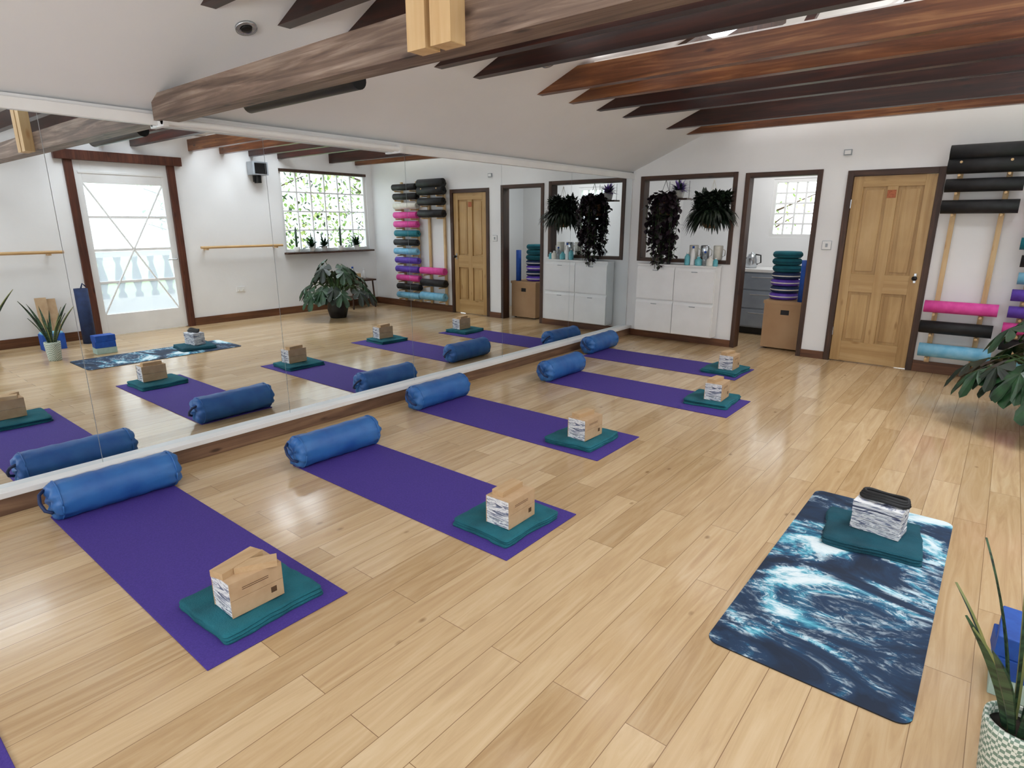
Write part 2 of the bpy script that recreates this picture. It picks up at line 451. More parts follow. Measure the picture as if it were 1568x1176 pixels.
b.build('kitchen_counter', bevel=.003)
b = MB()
b.lathe([(.07, 0), (.08, .02), (.075, .12), (.05, .19), (.02, .2), (.015, .22), (.0, .225)], 'steel')
b.tube([(.07, 0, .05), (.13, 0, .08), (.12, 0, .18), (.05, 0, .19)], .01, 'blackm'); b.tube([(-.07, 0, .12), (-.11, 0, .17)], .014, 'steel')
b.build('kettle', (-2.85, 8.95, .92))

# pass-through frame
def ring_frame(b, x0, x1, z0, z1, y0, y1, t, bottom=True):
    b.box(x0, x0+t, y0, y1, z0, z1, 'frame'); b.box(x1-t, x1, y0, y1, z0, z1, 'frame')
    b.box(x0+t, x1-t, y0, y1, z1-t, z1, 'frameX')
    if bottom: b.box(x0+t, x1-t, y0, y1, z0, z0+t*.8, 'frameX')
b = MB(); ring_frame(b, *PT, YF-.015, YF+.14, .055); b.build('window_10', bevel=.004)
b = MB(); ring_frame(b, *DW, YF-.015, YF+.14, .055, False); b.build('door_1', bevel=.004)
# pine door
b = MB()
x0, x1, _, z1 = PD
b.box(x0, x0+.06, YF-.02, YF+.13, 0, z1, 'frame'); b.box(x1-.06, x1, YF-.02, YF+.13, 0, z1, 'frame'); b.box(x0+.06, x1-.06, YF-.02, YF+.13, z1-.06, z1, 'frameX')
a, c, t = x0+.063, x1-.063, z1-.063
b.box(a, c, YF+.03, YF+.05, .01, t, 'pine')
yf0, yf1 = YF+.005, YF+.03
st = .10; mid = (a+c)/2
for p, q, r, s_ in ((a, a+st, .01, t), (c-st, c, .01, t), (mid-.05, mid+.05, .24, t-.11)):
    b.box(p, q, yf0, yf1, r, s_, 'pine')
for r, s_ in ((.01, .24), (.80, 1.00), (t-.11, t)):
    b.box(a+st, c-st, yf0+.0005, yf1, r, s_, 'pineX')
for p, q in ((a+st, mid-.05), (mid+.05, c-st)):
    for r, s_ in ((.24, .80), (1.0, t-.11)):
        b.box(p+.03, q-.03, yf0+.014, yf1, r+.03, s_-.03, 'pine')
b.box(mid-.045, mid+.035, yf0-.004, yf0, 1.80, 1.88, 'red')
b.cyl((c-.05, yf0, .98), (c-.05, yf0-.03, .98), .01, 'blackm', n=10)
b.lathe([(.0, -.025), (.02, -.02), (.027, 0), (.02, .02), (.0, .025)], 'blackm', 16, (c-.05, yf0-.045, .98))
b.box(c-.062, c-.038, yf0-.004, yf0, .93, 1.03, 'steel')
for z in (.3, 1.7): b.cyl((a+.0, yf0-.006, z), (a, yf0-.006, z+.09), .008, 'steel', n=8)
b.build('door_2', bevel=.003)

# baseboards
b = MB(); b.box(-4.03, -2.60, YF-.02, YF, 0, .09, 'skX'); b.box(-1.75, -1.50, YF-.02, YF, 0, .09, 'skX'); b.box(-.62, XO, YF-.02, YF, 0, .12, 'skX'); b.build('baseboard_far', bevel=.004)
b = MB(); b.box(XO-.02, XO, YB, 2.70, 0, .12, 'skY'); b.box(XO-.02, XO, 4.06, YF-.02, 0, .12, 'skY'); b.build('baseboard_right', bevel=.004)

# ---------------------------------------------------------------- glass door right
b = MB(); y0, y1, _, z1 = GD; X0 = XO-.03; X1 = XO+.12
b.box(X0, X1, y0, y0+.10, 0, z1-.1, 'frameR'); b.box(X0, X1, y1-.10, y1, 0, z1-.1, 'frameR')
b.box(X0-.03, X1, y0-.1, y1+.1, z1-.1, z1+.02, 'frameR')
a, c, t = y0+.10, y1-.10, z1-.1; D0, D1 = XO+.01, XO+.06
b.box(D0, D1, a, a+.09, .01, t, 'white'); b.box(D0, D1, c-.09, c, .01, t, 'white')
b.box(D0, D1, a+.09, c-.09, .01, .30, 'white'); b.box(D0, D1, a+.09, c-.09, t-.28, t, 'white')
b.box(D0-.01, D1+.0, a+.05, c-.05, t-.16, t-.13, 'white')
G0, G1 = .30, t-.28
b.box(D0+.02, D0+.024, a+.09, c-.09, G0, G1, 'haze')
for i in (1, 2, 3): z = G0+(G1-G0)*i/4; b.box(D0+.005, D1-.005, a+.09, c-.09, z-.016, z+.016, 'white')
b.cyl((D0+.01, a+.09, G0), (D0+.01, c-.09, G1), .012, 'white', n=8); b.cyl((D0+.01, c-.09, G0), (D0+.01, a+.09, G1), .012, 'white', n=8)
b.cyl((D0, c-.045, 1.02), (D0-.05, c-.045, 1.02), .01, 'steel', n=8); b.cyl((D0-.05, c-.05, 1.02), (D0-.05, c-.17, 1.02), .009, 'steel', n=8)
b.build('door_3', bevel=.003)
# right window
b = paned('r', 'x', XO+.03, *RW, 6, 4)
b.box(XO-.01, XO+.10, RW[0], RW[1], RW[3]-.045, RW[3]+.0, 'frame')
b.box(XO-.12, XO+.03, RW[0]-.03, RW[1]+.02, RW[2]-.03, RW[2], 'frame')
b.build('window_11')
# barre
b = MB()
b.cyl((XO-.12, 4.25, 1.18), (XO-.12, 5.6, 1.18), .02, 'pineY')
for y in (4.35, 5.5): b.box(XO-.12, XO, y-.015, y+.015, 1.14, 1.17, 'pineS')
b.build('ballet_barre')
b = MB()
b.cyl((XO-.12, 0.3, 1.18), (XO-.12, 2.5, 1.18), .02, 'pineY')
for y in (.5, 1.4, 2.35): b.box(XO-.12, XO, y-.015, y+.015, 1.14, 1.17, 'pineS')
b.build('ballet_barre')
b = MB(); b.box(-.09, .09, -.13, .13, -.1, .1, 'grey'); b.box(-.1, -.09, -.10, .10, -.08, .08, 'blackm'); b.box(-.03, .09, -.03, .03, -.22, -.1, 'blackm')
b.box(.05, .11, -.04, .04, -.2, .05, 'blackm'); b.build('wall_speaker', (XO-.11, 5.30, 2.38), bevel=.004)
b = MB(); b.box(-.012, 0, -.07, .07, -.04, .04, 'white'); b.box(-.018, -.012, -.045, -.02, -.03, .0, 'paperW'); b.box(-.018, -.012, .02, .045, -.03, 0, 'paperW'); b.build('wall_socket', (XO, 4.85, .5), bevel=.002)
b = MB(); b.box(-.045, .045, -.012, 0, -.045, .045, 'white'); b.box(-.012, .012, -.018, -.012, -.02, .02, 'grey'); b.box(-.05, .05, -.004, 0, -.05, .05, 'grey'); b.build('light_switch', (-1.62, YF, 1.30), bevel=.002)
b = MB(); b.box(-.04, .04, -.02, 0, -.03, .03, 'grey'); b.box(-.03, .03, -.024, -.02, -.02, .02, 'white'); b.build('motion_sensor', (-1.53, YF, 2.28), bevel=.003)

# ---------------------------------------------------------------- yoga mats and props
def purple_mat(xe, y0, L=1.83, W=.60):
    b = MB(); b.box(0, L, 0, W, 0, .006, 'purple')
    b.build('purple_yoga_mat', (xe-L, y0, 0), bevel=.002)
def bolster(x, y, rz=0, L=.64, r=.105, z=.006):
    b = MB(); n = 40; prof = []
    prof = [(-L/2+.012, .0), (-L/2+.004, .03), (-L/2-.004, .055), (-L/2+.002, .085), (-L/2+.02, .101), (-L/2+.05, .106)]
    prof += [(-L/2+.05+(L-.1)*i/14, .106+.002*math.sin(i*2.1)) for i in range(1, 14)]
    prof += [(-p, q) for p, q in prof[:6][::-1]]
    vs = []; sd = random.random()*50
    for yy, rr in prof:
        e = max(0, 1-(L/2-abs(yy))/.10)
        for i in range(n):
            a = 2*math.pi*i/n
            q = rr/.105*r*(1+.07*e*math.sin(11*a+sd)+.035*noise.noise(Vector((math.cos(a)*2, math.sin(a)*2, yy*7+sd))))
            zz = math.sin(a)*q
            zz = max(zz, -r+.006)
            vs.append((math.cos(a)*q, yy+.006*e*math.sin(7*a), zz+r-.006))
    Lp = len(prof)
    fs = [(j*n+i, (j+1)*n+i, (j+1)*n+(i+1) % n, j*n+(i+1) % n) for j in range(Lp-1) for i in range(n)]
    fs += [tuple(range(n)), tuple(range((Lp-1)*n, Lp*n))[::-1]]
    b.add(vs, fs, 'blue', True)
    for yy in (-L/2+.035, L/2-.035):
        pts = [(math.cos(t)*(r+.002), yy, max(math.sin(t)*(r+.002), -r+.008)+r-.006) for t in [2*math.pi*i/32 for i in range(33)]]
        b.tube(pts, .004, 'blue', 6)
    yy = -L/2
    b.tube([(-.055, yy-.002, r+.05), (-.035, yy-.03, r+.035), (0, yy-.04, r), (.035, yy-.03, r-.035), (.055, yy-.002, r-.05)], .009, 'bluek', 8)
    b.build('bolster_cushion', (x, y, z), rz)
BT = .044
def blanket(x, y, z, k='green', rz=0, sx=.38, sy=.43, name='folded_blanket'):
    b = MB(); nx, ny = 26, 28; layers = 3; t = BT/3.0
    sd0 = random.random()*30
    for L in range(layers):
        ox, oy = random.uniform(-.007, .007), random.uniform(-.007, .007)
        ex, ey = sx/2, sy/2; zb = L*t; sd = random.random()*30
        vs = []
        def P(i, j, top):
            u = -1+2*i/nx; w = -1+2*j/ny
            u = math.copysign(1-(1-abs(u))**1.6, u); w = math.copysign(1-(1-abs(w))**1.6, w)
            px, py = u*ex, w*ey
            d = min(ex-abs(px), ey-abs(py))
            k1 = min(1, max(0, d/.010)); h = t*(.5+.5*math.sqrt(max(0, 1-(1-k1)**2)))
            rr = .02; qx, qy = abs(px)-(ex-rr), abs(py)-(ey-rr)
            if qx > 0 and qy > 0:
                l = max(qx, qy)/math.hypot(qx, qy)
                px = math.copysign(ex-rr+qx*l, px); py = math.copysign(ey-rr+qy*l, py)
            if top and L == layers-1:
                wob = .012*noise.noise(Vector((px*9+sd, py*9, L)))
                h += wob*min(1, d/.04)
            e = max(0, 1-d/.06)
            zz0 = zb*(1-.25*e*(.5+.5*noise.noise(Vector((px*5+sd0, py*5, 3)))))
            px2 = px+.026*noise.noise(Vector((py*5, sd0, 0)))+.006*noise.noise(Vector((py*16, sd, 0)))
            py2 = py+.026*noise.noise(Vector((px*5, sd0+5, 0)))+.006*noise.noise(Vector((px*16, sd, 4)))
            zz = zz0+h if top else (zz0+(t-h) if L else 0.0)
            return (px2+ox, py2+oy, zz)
        for top in (0, 1):
            for i in range(nx+1):
                for j in range(ny+1): vs.append(P(i, j, top))
        o = (nx+1)*(ny+1); idx = lambda i, j, q: q*o+i*(ny+1)+j
        fs = []
        for i in range(nx):
            for j in range(ny):
                fs.append((idx(i, j, 1), idx(i+1, j, 1), idx(i+1, j+1, 1), idx(i, j+1, 1)))
                fs.append((idx(i, j, 0), idx(i, j+1, 0), idx(i+1, j+1, 0), idx(i+1, j, 0)))
        for i in range(nx):
            fs.append((idx(i, 0, 0), idx(i+1, 0, 0), idx(i+1, 0, 1), idx(i, 0, 1))); fs.append((idx(i, ny, 0), idx(i, ny, 1), idx(i+1, ny, 1), idx(i+1, ny, 0)))
        for j in range(ny):
            fs.append((idx(0, j, 0), idx(0, j, 1), idx(0, j+1, 1), idx(0, j+1, 0))); fs.append((idx(nx, j, 0), idx(nx, j+1, 0), idx(nx, j+1, 1), idx(nx, j, 1)))
        b.add(vs, fs, k, True)
    b.build(name, (x, y, z), rz)
def blocks(x, y, z, rz=0, two=False, allm=False):
    b = MB(); w, l, h = .075, .11, .15
    nl = 5 if allm else 4; hh = h/nl
    for L in range(nl):
        z0 = L*hh; dx = random.uniform(-.004, .004) if allm else random.uniform(-.001, .001); dy = random.uniform(-.004, .004) if allm else random.uniform(-.003, 0)
        b.box(-w+.003+dx, w-.003+dx, -l-dy, l+dy, z0, z0+hh-.002, 'marble')
    if not allm:
        for z0 in (0, .075):
            b.box(w-.003, w, -l, l, z0, z0+.0735, 'kraft'); b.box(-w, -w+.003, -l, l, z0, z0+.0735, 'kraft')
        b.box(-w, w, -l, l, h-.0015, h, 'kraft')
        b.box(w, w+.0006, .055, .08, .03, .055, 'logo')
        for q in (.105, .113): b.box(w, w+.0006, -.06, .05, q, q+.003, 'logo')
    top = h
    if not allm:
        if two:
            X = Matrix.Translation((-.03, -.02, top)) @ Matrix.Rotation(.25, 4, 'Z'); b.box(-.035, .035, -.10, .10, 0, .028, 'kraftL', X)
            X = Matrix.Translation((.035, .03, top)) @ Matrix.Rotation(-.5, 4, 'Z'); b.box(-.03, .03, -.085, .075, 0, .026, 'kraftL', X)
        else:
            X = Matrix.Translation((-.02, 0, top)) @ Matrix.Rotation(random.uniform(-.3, .1), 4, 'Z'); b.box(-.035, .035, -.085, .085, 0, .03, 'kraftL', X)
    b.build('yoga_block_stack', (x, y, z), rz, bevel=.0015)

mats = [(-1.98, .71, .28, .14), (-1.61, 1.94, .27, .12), (-1.92, 3.27, .26, .19), (-1.58, 4.73, .36, .15), (-1.95, 5.98, .30, .10)]
bol = [(-3.76, 1.03), (-3.38, 2.24), (-3.73, 3.56), (-3.42, 5.03), (-3.80, 6.42)]
for i, ((xe, y0, dy, dx), (bx, by)) in enumerate(zip(mats, bol)):
    purple_mat(xe, y0)
    bolster(bx, by, random.uniform(-.03, .03))
    blanket(xe-dx-.12, y0+dy+.03, .006, 'green', random.uniform(-.06, .06))
    blocks(xe-dx-.075, y0+dy, .006+BT+.003, [0, .02, -.03, .05, .02][i], two=(i == 0))
purple_mat(-1.97, -.43)
# teacher mat
def rrect(w, l, r, n=8):
    o = []
    for cx, cy, a0 in ((w-r, r, -90), (w-r, l-r, 0), (r, l-r, 90), (r, r, 180)):
        for i in range(n+1):
            a = math.radians(a0+90*i/n); o.append((cx+r*math.cos(a), cy+r*math.sin(a)))
    return o
b = MB(); b.prism(rrect(.67, 1.72, .05), 'z', 0, .005, 'ocean', sidek='black'); b.build('ocean_print_yoga_mat', (-.665, 1.995, 0), .0)
blanket(-.31, 3.27, .005, 'greenD', .12, .42, .40)
blocks(-.29, 3.29, .005+BT+.003, 1.45, allm=True)
b = MB()
pts = []
for k in range(3):
    for i in range(24):
        a = 2*math.pi*i/24; pts.append((.105*math.cos(a)*(1-.04*k), .034*math.sin(a)*(1-.1*k)+.006*k, .012+.010*k+.004*math.sin(3*a)))
b.tube(pts, .010, 'black', 8); b.build('yoga_strap', (-.28, 3.29, .005+BT+.155), -.12)

# ---------------------------------------------------------------- rolled mats on rack
def roll_mesh(b, p, axis, L, r, k, turns=4):
    p = Vector(p); n = 22*turns; r0 = .012; vs = []; th = (r-r0)/turns*.86
    U = {'x': (Vector((0, 1, 0)), Vector((0, 0, 1)), Vector((1, 0, 0))), 'z': (Vector((1, 0, 0)), Vector((0, 1, 0)), Vector((0, 0, 1)))}[axis]
    for i in range(n+1):
        a = 2*math.pi*i/22; q = r0+(r-r0-th)*i/n
        for rr in (q, q+th):
            for e in (0, L):
                vs.append(p+U[0]*math.cos(a)*rr+U[1]*math.sin(a)*rr+U[2]*e)
    fs = []
    for i in range(n):
        o = i*4; w = o+4
        fs += [(o, o+1, w+1, w), (o+2, w+2, w+3, o+3), (o, w, w+2, o+2), (o+1, o+3, w+3, w+1)]
    fs += [(0, 2, 3, 1), (n*4, n*4+1, n*4+3, n*4+2)]
    b.add(vs, fs, k, True)
yc = 7.49; RY = YF-.021
b = MB()
for x in (-.50, -.12, .18, .58):
    b.box(x-.022, x+.022, RY-.03, RY, .12, 2.25, 'pineS')
C1 = [(2.20, 'black', .08), (2.08, 'black', .08), (1.90, 'black', .068), (1.70, 'black', .07), (.72, 'pink', .066), (.51, 'black', .07), (.27, 'lblue', .075)]
zz = 2.16; L2 = []
for k in ('black', 'black', 'paperW', 'pink', 'pink', 'teal', 'black', 'lblue', 'purpR', 'purpR', 'pink', 'black', 'lblue'):
    L2.append((zz, k, .062)); zz -= .16
for (z, k, r) in C1:
    for x in (-.50, -.12): b.cyl((x, RY-.03, z-r-.012), (x, RY-.20, z-r-.012), .012, 'pineS', n=10)
for (z, k, r) in L2:
    for x in (.18, .58): b.cyl((x, RY-.03, z-r-.012), (x, RY-.19, z-r-.012), .012, 'pineS', n=10)
b.build('mat_rack')
for (z, k, r) in C1:
    b = MB(); o = random.uniform(-.015, .015); roll_mesh(b, (o, 0, 0), 'x', .60, r, k); b.build('rolled_yoga_mat', (-.59, yc, z))
for (z, k, r) in L2:
    b = MB(); o = random.uniform(-.02, .02); roll_mesh(b, (o, 0, 0), 'x', .60, r, k, 3); b.build('rolled_yoga_mat', (.08, yc+.01, z))

# ---------------------------------------------------------------- shoe cabinet + clutter
b = MB()
cx0, cx1, cy0, cy1 = -3.86, -2.79, 7.43, YF-.021
b.box(cx0, cx1, cy0+.02, cy1, .12, 1.0, 'white'); b.box(cx0-.005, cx1+.005, cy0, cy1, 1.0, 1.02, 'white')
mx = (cx0+cx1)/2
for a, c in ((cx0+.004, mx-.004), (mx+.004, cx1-.004)):
    for d, e in ((.125, .545), (.56, .985)):
        b.prism([(cy0+.02, d), (cy0+.02, e), (cy0+.012, e), (cy0-.004, e-.035), (cy0-.004, d+.01), (cy0, d)], 'x', a, c, 'white')
        b.box((a+c)/2-.04, (a+c)/2+.04, cy0-.012, cy0-.003, e-.05, e-.04, 'grey')
b.build('shoe_cabinet', bevel=.003)

def leafq(b, p, d, L, w, k, droop=.3, up=Vector((0, 0, 1)), seg=3):
    d = d.normalized(); s = d.cross(up)
    s = s.normalized() if s.length > .01 else Vector((1, 0, 0))
    vs = []; q = Vector(p)
    prof = [.25, .9, 1.0, .6, .05] if seg == 4 else [.2, 1.0, .75, .05]
    for i in range(seg+1):
        ww = w/2*prof[i]; vs += [q-s*ww, q+s*ww]
        d = (d-Vector((0, 0, droop/seg))).normalized(); q = q+d*L/seg
    b.add(vs, [(2*i, 2*i+1, 2*i+3, 2*i+2) for i in range(seg)], k, True)
def rv(): return Vector((random.gauss(0, 1), random.gauss(0, 1), random.gauss(0, 1))).normalized()

def trailing(w, h, ns, n, k, pot='basket'):
    b = MB()
    b.lathe([(.06, 0), (.09, .02), (.11, .12), (.1, .13)], pot, 20, (0, 0, -.13))
    b.lathe([(.095, 0), (.02, .02)], 'soil', 16, (0, 0, -.01))
    for s in range(ns):
        a = random.uniform(0, 6.28); r = w/2*random.uniform(.35, 1)
        dz = h*random.uniform(.6, 1)
        pts = [Vector((math.cos(a)*.05, math.sin(a)*.04, 0)), Vector((math.cos(a)*r*.7, math.sin(a)*r*.4, .10)), Vector((math.cos(a)*r, math.sin(a)*r*.5, -.05)), Vector((math.cos(a)*r*.95, math.sin(a)*r*.5, -dz*.5)), Vector((math.cos(a)*r*.9, math.sin(a)*r*.5, -dz))]
        b.tube(pts, .003, 'stem', 5)
        for i in range(n):
            t = random.random()*3.98; j = int(t); q = pts[j].lerp(pts[j+1], t-j)+rv()*.02
            d = rv(); d.z -= .4
            leafq(b, q, d, random.uniform(.06, .095), random.uniform(.045, .07), k, .5)
    return b
b = trailing(.54, .86, 44, 42, 'leafB')
b.box(-.1, .1, -.05, .05, -.16, -.13, 'basket')
for dx in (-.1, .1): b.tube([(dx, 0, -.02), (0, 0, .27)], .003, 'blackm', 5)
b.build('trailing_burgundy_plant', (-3.56, YF-.13, 1.80))
b = MB()
b.lathe([(.07, -.16), (.12, -.10), (.135, 0), (.125, 0)], 'basket', 24)
b.lathe([(.12, -.01), (.02, 0)], 'soil', 16)
for i in range(3):
    a = i*2.09; b.tube([(math.cos(a)*.13, math.sin(a)*.13, -.01), (0, 0, .42)], .003, 'paperW', 5)
for i in range(240):
    a = random.uniform(0, 6.28); d = Vector((math.cos(a), math.sin(a), random.uniform(.3, 2.2)))
    L = random.uniform(.24, .42)
    leafq(b, (math.cos(a)*.05, math.sin(a)*.05, 0), d, L, random.uniform(.035, .055), 'leafD', 2.3, seg=4)
    for j in range(5): leafq(b, Vector((math.cos(a)*random.uniform(.05, .22), math.sin(a)*random.uniform(.05, .16), random.uniform(-.05, .24))), d+rv(), .10, .05, 'leafD', 1.2)
b.build('hanging_fern', (-2.97, YF-.03, 1.64))
b = MB()
b.lathe([(.05, 0), (.06, .02), (.075, .1), (.07, .1)], 'potw', 20)
for i in range(140):
    d = rv(); d.z = abs(d.z)+.4; leafq(b, (0, 0, .09), d, random.uniform(.1, .2), .035, 'purpF' if i % 3 else 'leaf', .8)
b.box(-.15, .15, -.08, .08, -.02, 0, 'frame')
for dx in (-.14, .14): b.tube([(dx, 0, 0), (dx, 0, .22)], .003, 'blackm', 5)
b.build('purple_flower_pot', (-3.55, YF+.26, 1.86))
def bottle(x, y, z, r, h, k, cap='white', name='bottle'):
    b = MB(); b.lathe([(r*.9, 0), (r, .01), (r, h*.65), (r*.5, h*.82), (r*.4, h*.9)], k, 16); b.lathe([(r*.45, h*.88), (r*.45, h), (r*.3, h)], cap, 12)
    b.build(name, (x, y, z))
random.seed(3)
for x, r, h, k, c in ((-3.20, .035, .16, 'teal2', 'white'), (-3.13, .03, .24, 'white', 'blueF'), (-3.05, .045, .11, 'teal2', 'teal2'), (-2.97, .03, .18, 'clear', 'blueF'), (-2.9, .045, .12, 'paperW', 'white'), (-2.83, .03, .10, 'teal2', 'white')):
    bottle(x, 7.51, 1.02, r, h, k, c)
for x in (-3.2, -3.05, -2.88):
    b = MB(); b.lathe([(.045, 0), (.055, .01), (.06, .17), (.055, .18), (.05, .18)], 'paperW' if x != -3.05 else 'steel', 20); b.tube([(.055, 0, .14), (.09, 0, .12), (.09, 0, .06), (.058, 0, .04)], .006, 'paperW', 6)
    b.build('jug', (x, YF+.06, 1.086))

# ---------------------------------------------------------------- box + cushions in doorway
b = MB()
bx0, bx1, by0, by1 = -2.29, -1.79, 7.86, 8.30
t = .012
b.box(bx0, bx1, by0+t, by1, .02, .60, 'card')
for a, c, d, e in ((bx0, bx1, .02, .44), (bx0, bx1, .50, .60), (bx0, bx0+.2, .44, .50), (bx1-.2, bx1, .44, .50)): b.box(a, c, by0, by0+t, d, e, 'card')
b.box(bx0+.2, bx1-.2, by0+t-.002, by0+t, .44, .50, 'black')  # black sheet stands in for the shade inside the handle hole
b.box(bx0-.01, bx1+.01, by0-.01, by1+.01, .57, .61, 'card')
for x in (bx0+.05, bx1-.05):
    for y in (by0+.05, by1-.05): b.cyl((x, y, 0), (x, y, .02), .02, 'blackm', n=12)
b.build('cardboard_storage_box', bevel=.003)
b = MB(); z = 0
for i, k in enumerate(('purpR', 'navy', 'purpR', 'navy', 'green', 'green', 'green')):
    h = .085; ox = random.uniform(-.01, .01)
    b.lathe([(.02, z), (.15, z+.006), (.168, z+.025), (.172, z+h/2), (.168, z+h-.02), (.15, z+h-.003), (.02, z+h)], k, 28, (ox, 0, 0))
    b.lathe([(.170, z+h/2-.008), (.175, z+h/2), (.170, z+h/2+.008)], 'paperW' if i < 4 else 'greenD', 28, (ox, 0, 0))
    z += h
b.build('cushion_stack', (-2.13, 8.09, .61))
b = MB(); roll_mesh(b, (0, 0, 0), 'z', .50, .045, 'blueF'); b.build('blue_mat_roll', (-1.885, 7.93, .61))

# ---------------------------------------------------------------- plants
def monstera_leaf(b, p, d, size, k, tilt):
    d = d.normalized(); up = Vector((0, 0, 1)); s = d.cross(up)
    s = s.normalized() if s.length > .05 else Vector((0, 1, 0))
    nrm = s.cross(d)
    out = []
    n = 44
    for i in range(n):
        t = i/(n-1); a = -math.pi*.93+2*math.pi*.93*t
        r = size*(.62+.20*math.cos(a)+.16*math.cos(2*a)*.5)
        if (i % 6) in (3,) and 5 < i < n-6: r *= .45
        elif (i % 6) in (2, 4) and 5 < i < n-6: r *= .86
        out.append((math.cos(a)*r+size*.25, math.sin(a)*r*.92))
    vs = [Vector(p)+d*size*.25+nrm*.02*size]
    for u, w in out:
        q = -(abs(w)**1.5)*.5/max(size, .01)**.5 - .6*max(0, u-size*.3)**2/size
        vs.append(Vector(p)+d*u+s*w+nrm*q)
    fs = [(0, i, i+1) for i in range(1, n)]
    b.add(vs, fs, k, False)
def monstera(name, loc, n, R, Hh, potr=.17, poth=.28):
    b = MB()
    b.lathe([(potr*.72, 0), (potr*.8, .01), (potr, poth*.5), (potr*.92, poth*.95), (potr*.96, poth), (potr*.86, poth), (potr*.84, poth-.03)], 'potb', 28)
    b.lathe([(potr*.83, poth-.035), (.02, poth-.02)], 'soil', 20)
    for i in range(n):
        a = i*2.4+random.uniform(-.3, .3); f = random.uniform(.3, 1)
        tip = Vector((math.cos(a)*R*f, math.sin(a)*R*f, poth+Hh*(1.0-.80*f)*random.uniform(.75, 1.1)))
        base = Vector((math.cos(a)*.03, math.sin(a)*.03, poth-.02))
        mid = base.lerp(tip, .5)+Vector((0, 0, .18))
        pts = [base, base.lerp(mid, .6)+Vector((0, 0, .05)), mid.lerp(tip, .3)+Vector((0, 0, .02)), tip]
        b.tube(pts, [.008, .007, .006, .005], 'stem', 6)
        monstera_leaf(b, tip, Vector((math.cos(a), math.sin(a), -.6)), random.uniform(.2, .3), 'leaf' if i % 3 else 'leafD', 0)
    return b.build(name, loc)
random.seed(11)
monstera('potted_monstera', (.45, 5.97, 0), 36, .50, .95)

def snake(name, loc, n, L, potr=.12, poth=.18, potk='potb', lean=None, spread=.35, ws=1.0):
    b = MB()
    b.lathe([(potr*.75, 0), (potr*.8, .008), (potr, poth*.9), (potr, poth), (potr*.88, poth), (potr*.86, poth-.03)], potk, 28)
    b.lathe([(potr*.85, poth-.03), (.02, poth-.02)], 'soil', 20)
    for i in range(n):
        a = i*2.4; ln = L*random.uniform(.6, 1.0); w = random.uniform(.035, .05)*ws
        base = Vector((math.cos(a)*potr*.4, math.sin(a)*potr*.4, poth-.02))
        d = Vector((math.cos(a)*spread*random.uniform(.3, 1), math.sin(a)*spread*random.uniform(.3, 1), 1)).normalized()
        if lean: d = (d+Vector(lean)*random.uniform(0, 1)).normalized()
        s = Vector((-math.sin(a+.5), math.cos(a+.5), 0)); seg = 9; vs = []; q = base.copy()
        nn = d.cross(s).normalized()
        for j in range(seg+1):
            t = j/seg; ww = w/2*(.55+.9*t if t < .45 else .955*(1-((t-.45)/.55)**2)+.01)
            vs += [q-s*ww, q-s*ww*.72-nn*.006, q+s*ww*.72-nn*.006, q+s*ww]
            d = (d+Vector((math.cos(a), math.sin(a), 0))*.05).normalized(); q = q+d*ln/seg
            s = (s+nn*.05).normalized()
        f1 = []; f2 = []
        for j in range(seg):
            o = j*4; f1 += [(o, o+1, o+5, o+4), (o+2, o+3, o+7, o+6)]; f2.append((o+1, o+2, o+6, o+5))
        b.add(vs, f1, 'snakeE' if i % 3 == 0 else 'snake', True); b.add(vs, f2, 'snake', True)
    return b.build(name, loc)
random.seed(5)
snake('snake_plant', (.235, 1.93, 0), 13, .56, .08, .22, 'woven', ws=.8)
snake('snake_plant', (1.05, 1.45, 0), 10, .85, .14, .2, 'potb')
# blue blocks stack
b = MB()
for i in range(3):
    X = Matrix.Translation((0, 0, i*.075)) @ Matrix.Rotation([0, .08, -.05, .1][i], 4, 'Z'); b.box(-.075, .075, -.11, .11, 0, .0745, 'blueF' if i != 0 else 'pale', X)
b.build('blue_block_stack', (.26, 2.45, 0), bevel=.004)
b = MB(); roll_mesh(b, (0, 0, 0), 'z', .72, .085, 'navy')
b.tube([(.0, .0, .72), (.02, .03, .78), (.0, .06, .74)], .01, 'navy'); b.build('navy_mat_bag', (1.12, 2.55, 0))
b = MB()
X = Matrix.Translation((1.30, 2.20, 0)) @ Matrix.Rotation(.14, 4, 'Y'); b.box(-.01, .01, -.10, .02, 0, .62, 'kraft', X); b.box(.012, .03, -.0, .12, 0, .60, 'kraft', X)
b.build('cork_yoga_mat_board')
b = MB(); b.box(-.08, .08, -.12, .12, 0, .2, 'blueF'); b.box(-.07, .07, -.11, .11, .2, .22, 'lblue'); b.build('blue_foam_blocks', (1.02, 2.12, 0), bevel=.004)
# side table near window with items
b = MB()
b.box(-.2, .2, -.28, .28, .50, .53, 'frame')
for x in (-.17, .17):
    for y in (-.25, .25): b.cyl((x, y, 0), (x*.9, y*.9, .5), .016, 'frame', n=10)
b.box(-.15, .15, -.23, .23, .2, .215, 'frame'); b.build('side_table', (1.18, 6.95, 0), bevel=.003)
bottle(1.08, 6.78, .53, .04, .24, 'clear', 'blueF'); bottle(1.2, 7.12, .53, .03, .18, 'white')
b = MB(); b.box(-.06, .06, -.1, .1, 0, .1, 'pineS'); b.box(-.055, .055, -.095, .095, .1, .12, 'paperW'); b.build('tissue_box', (1.22, 6.92, .53), bevel=.003)
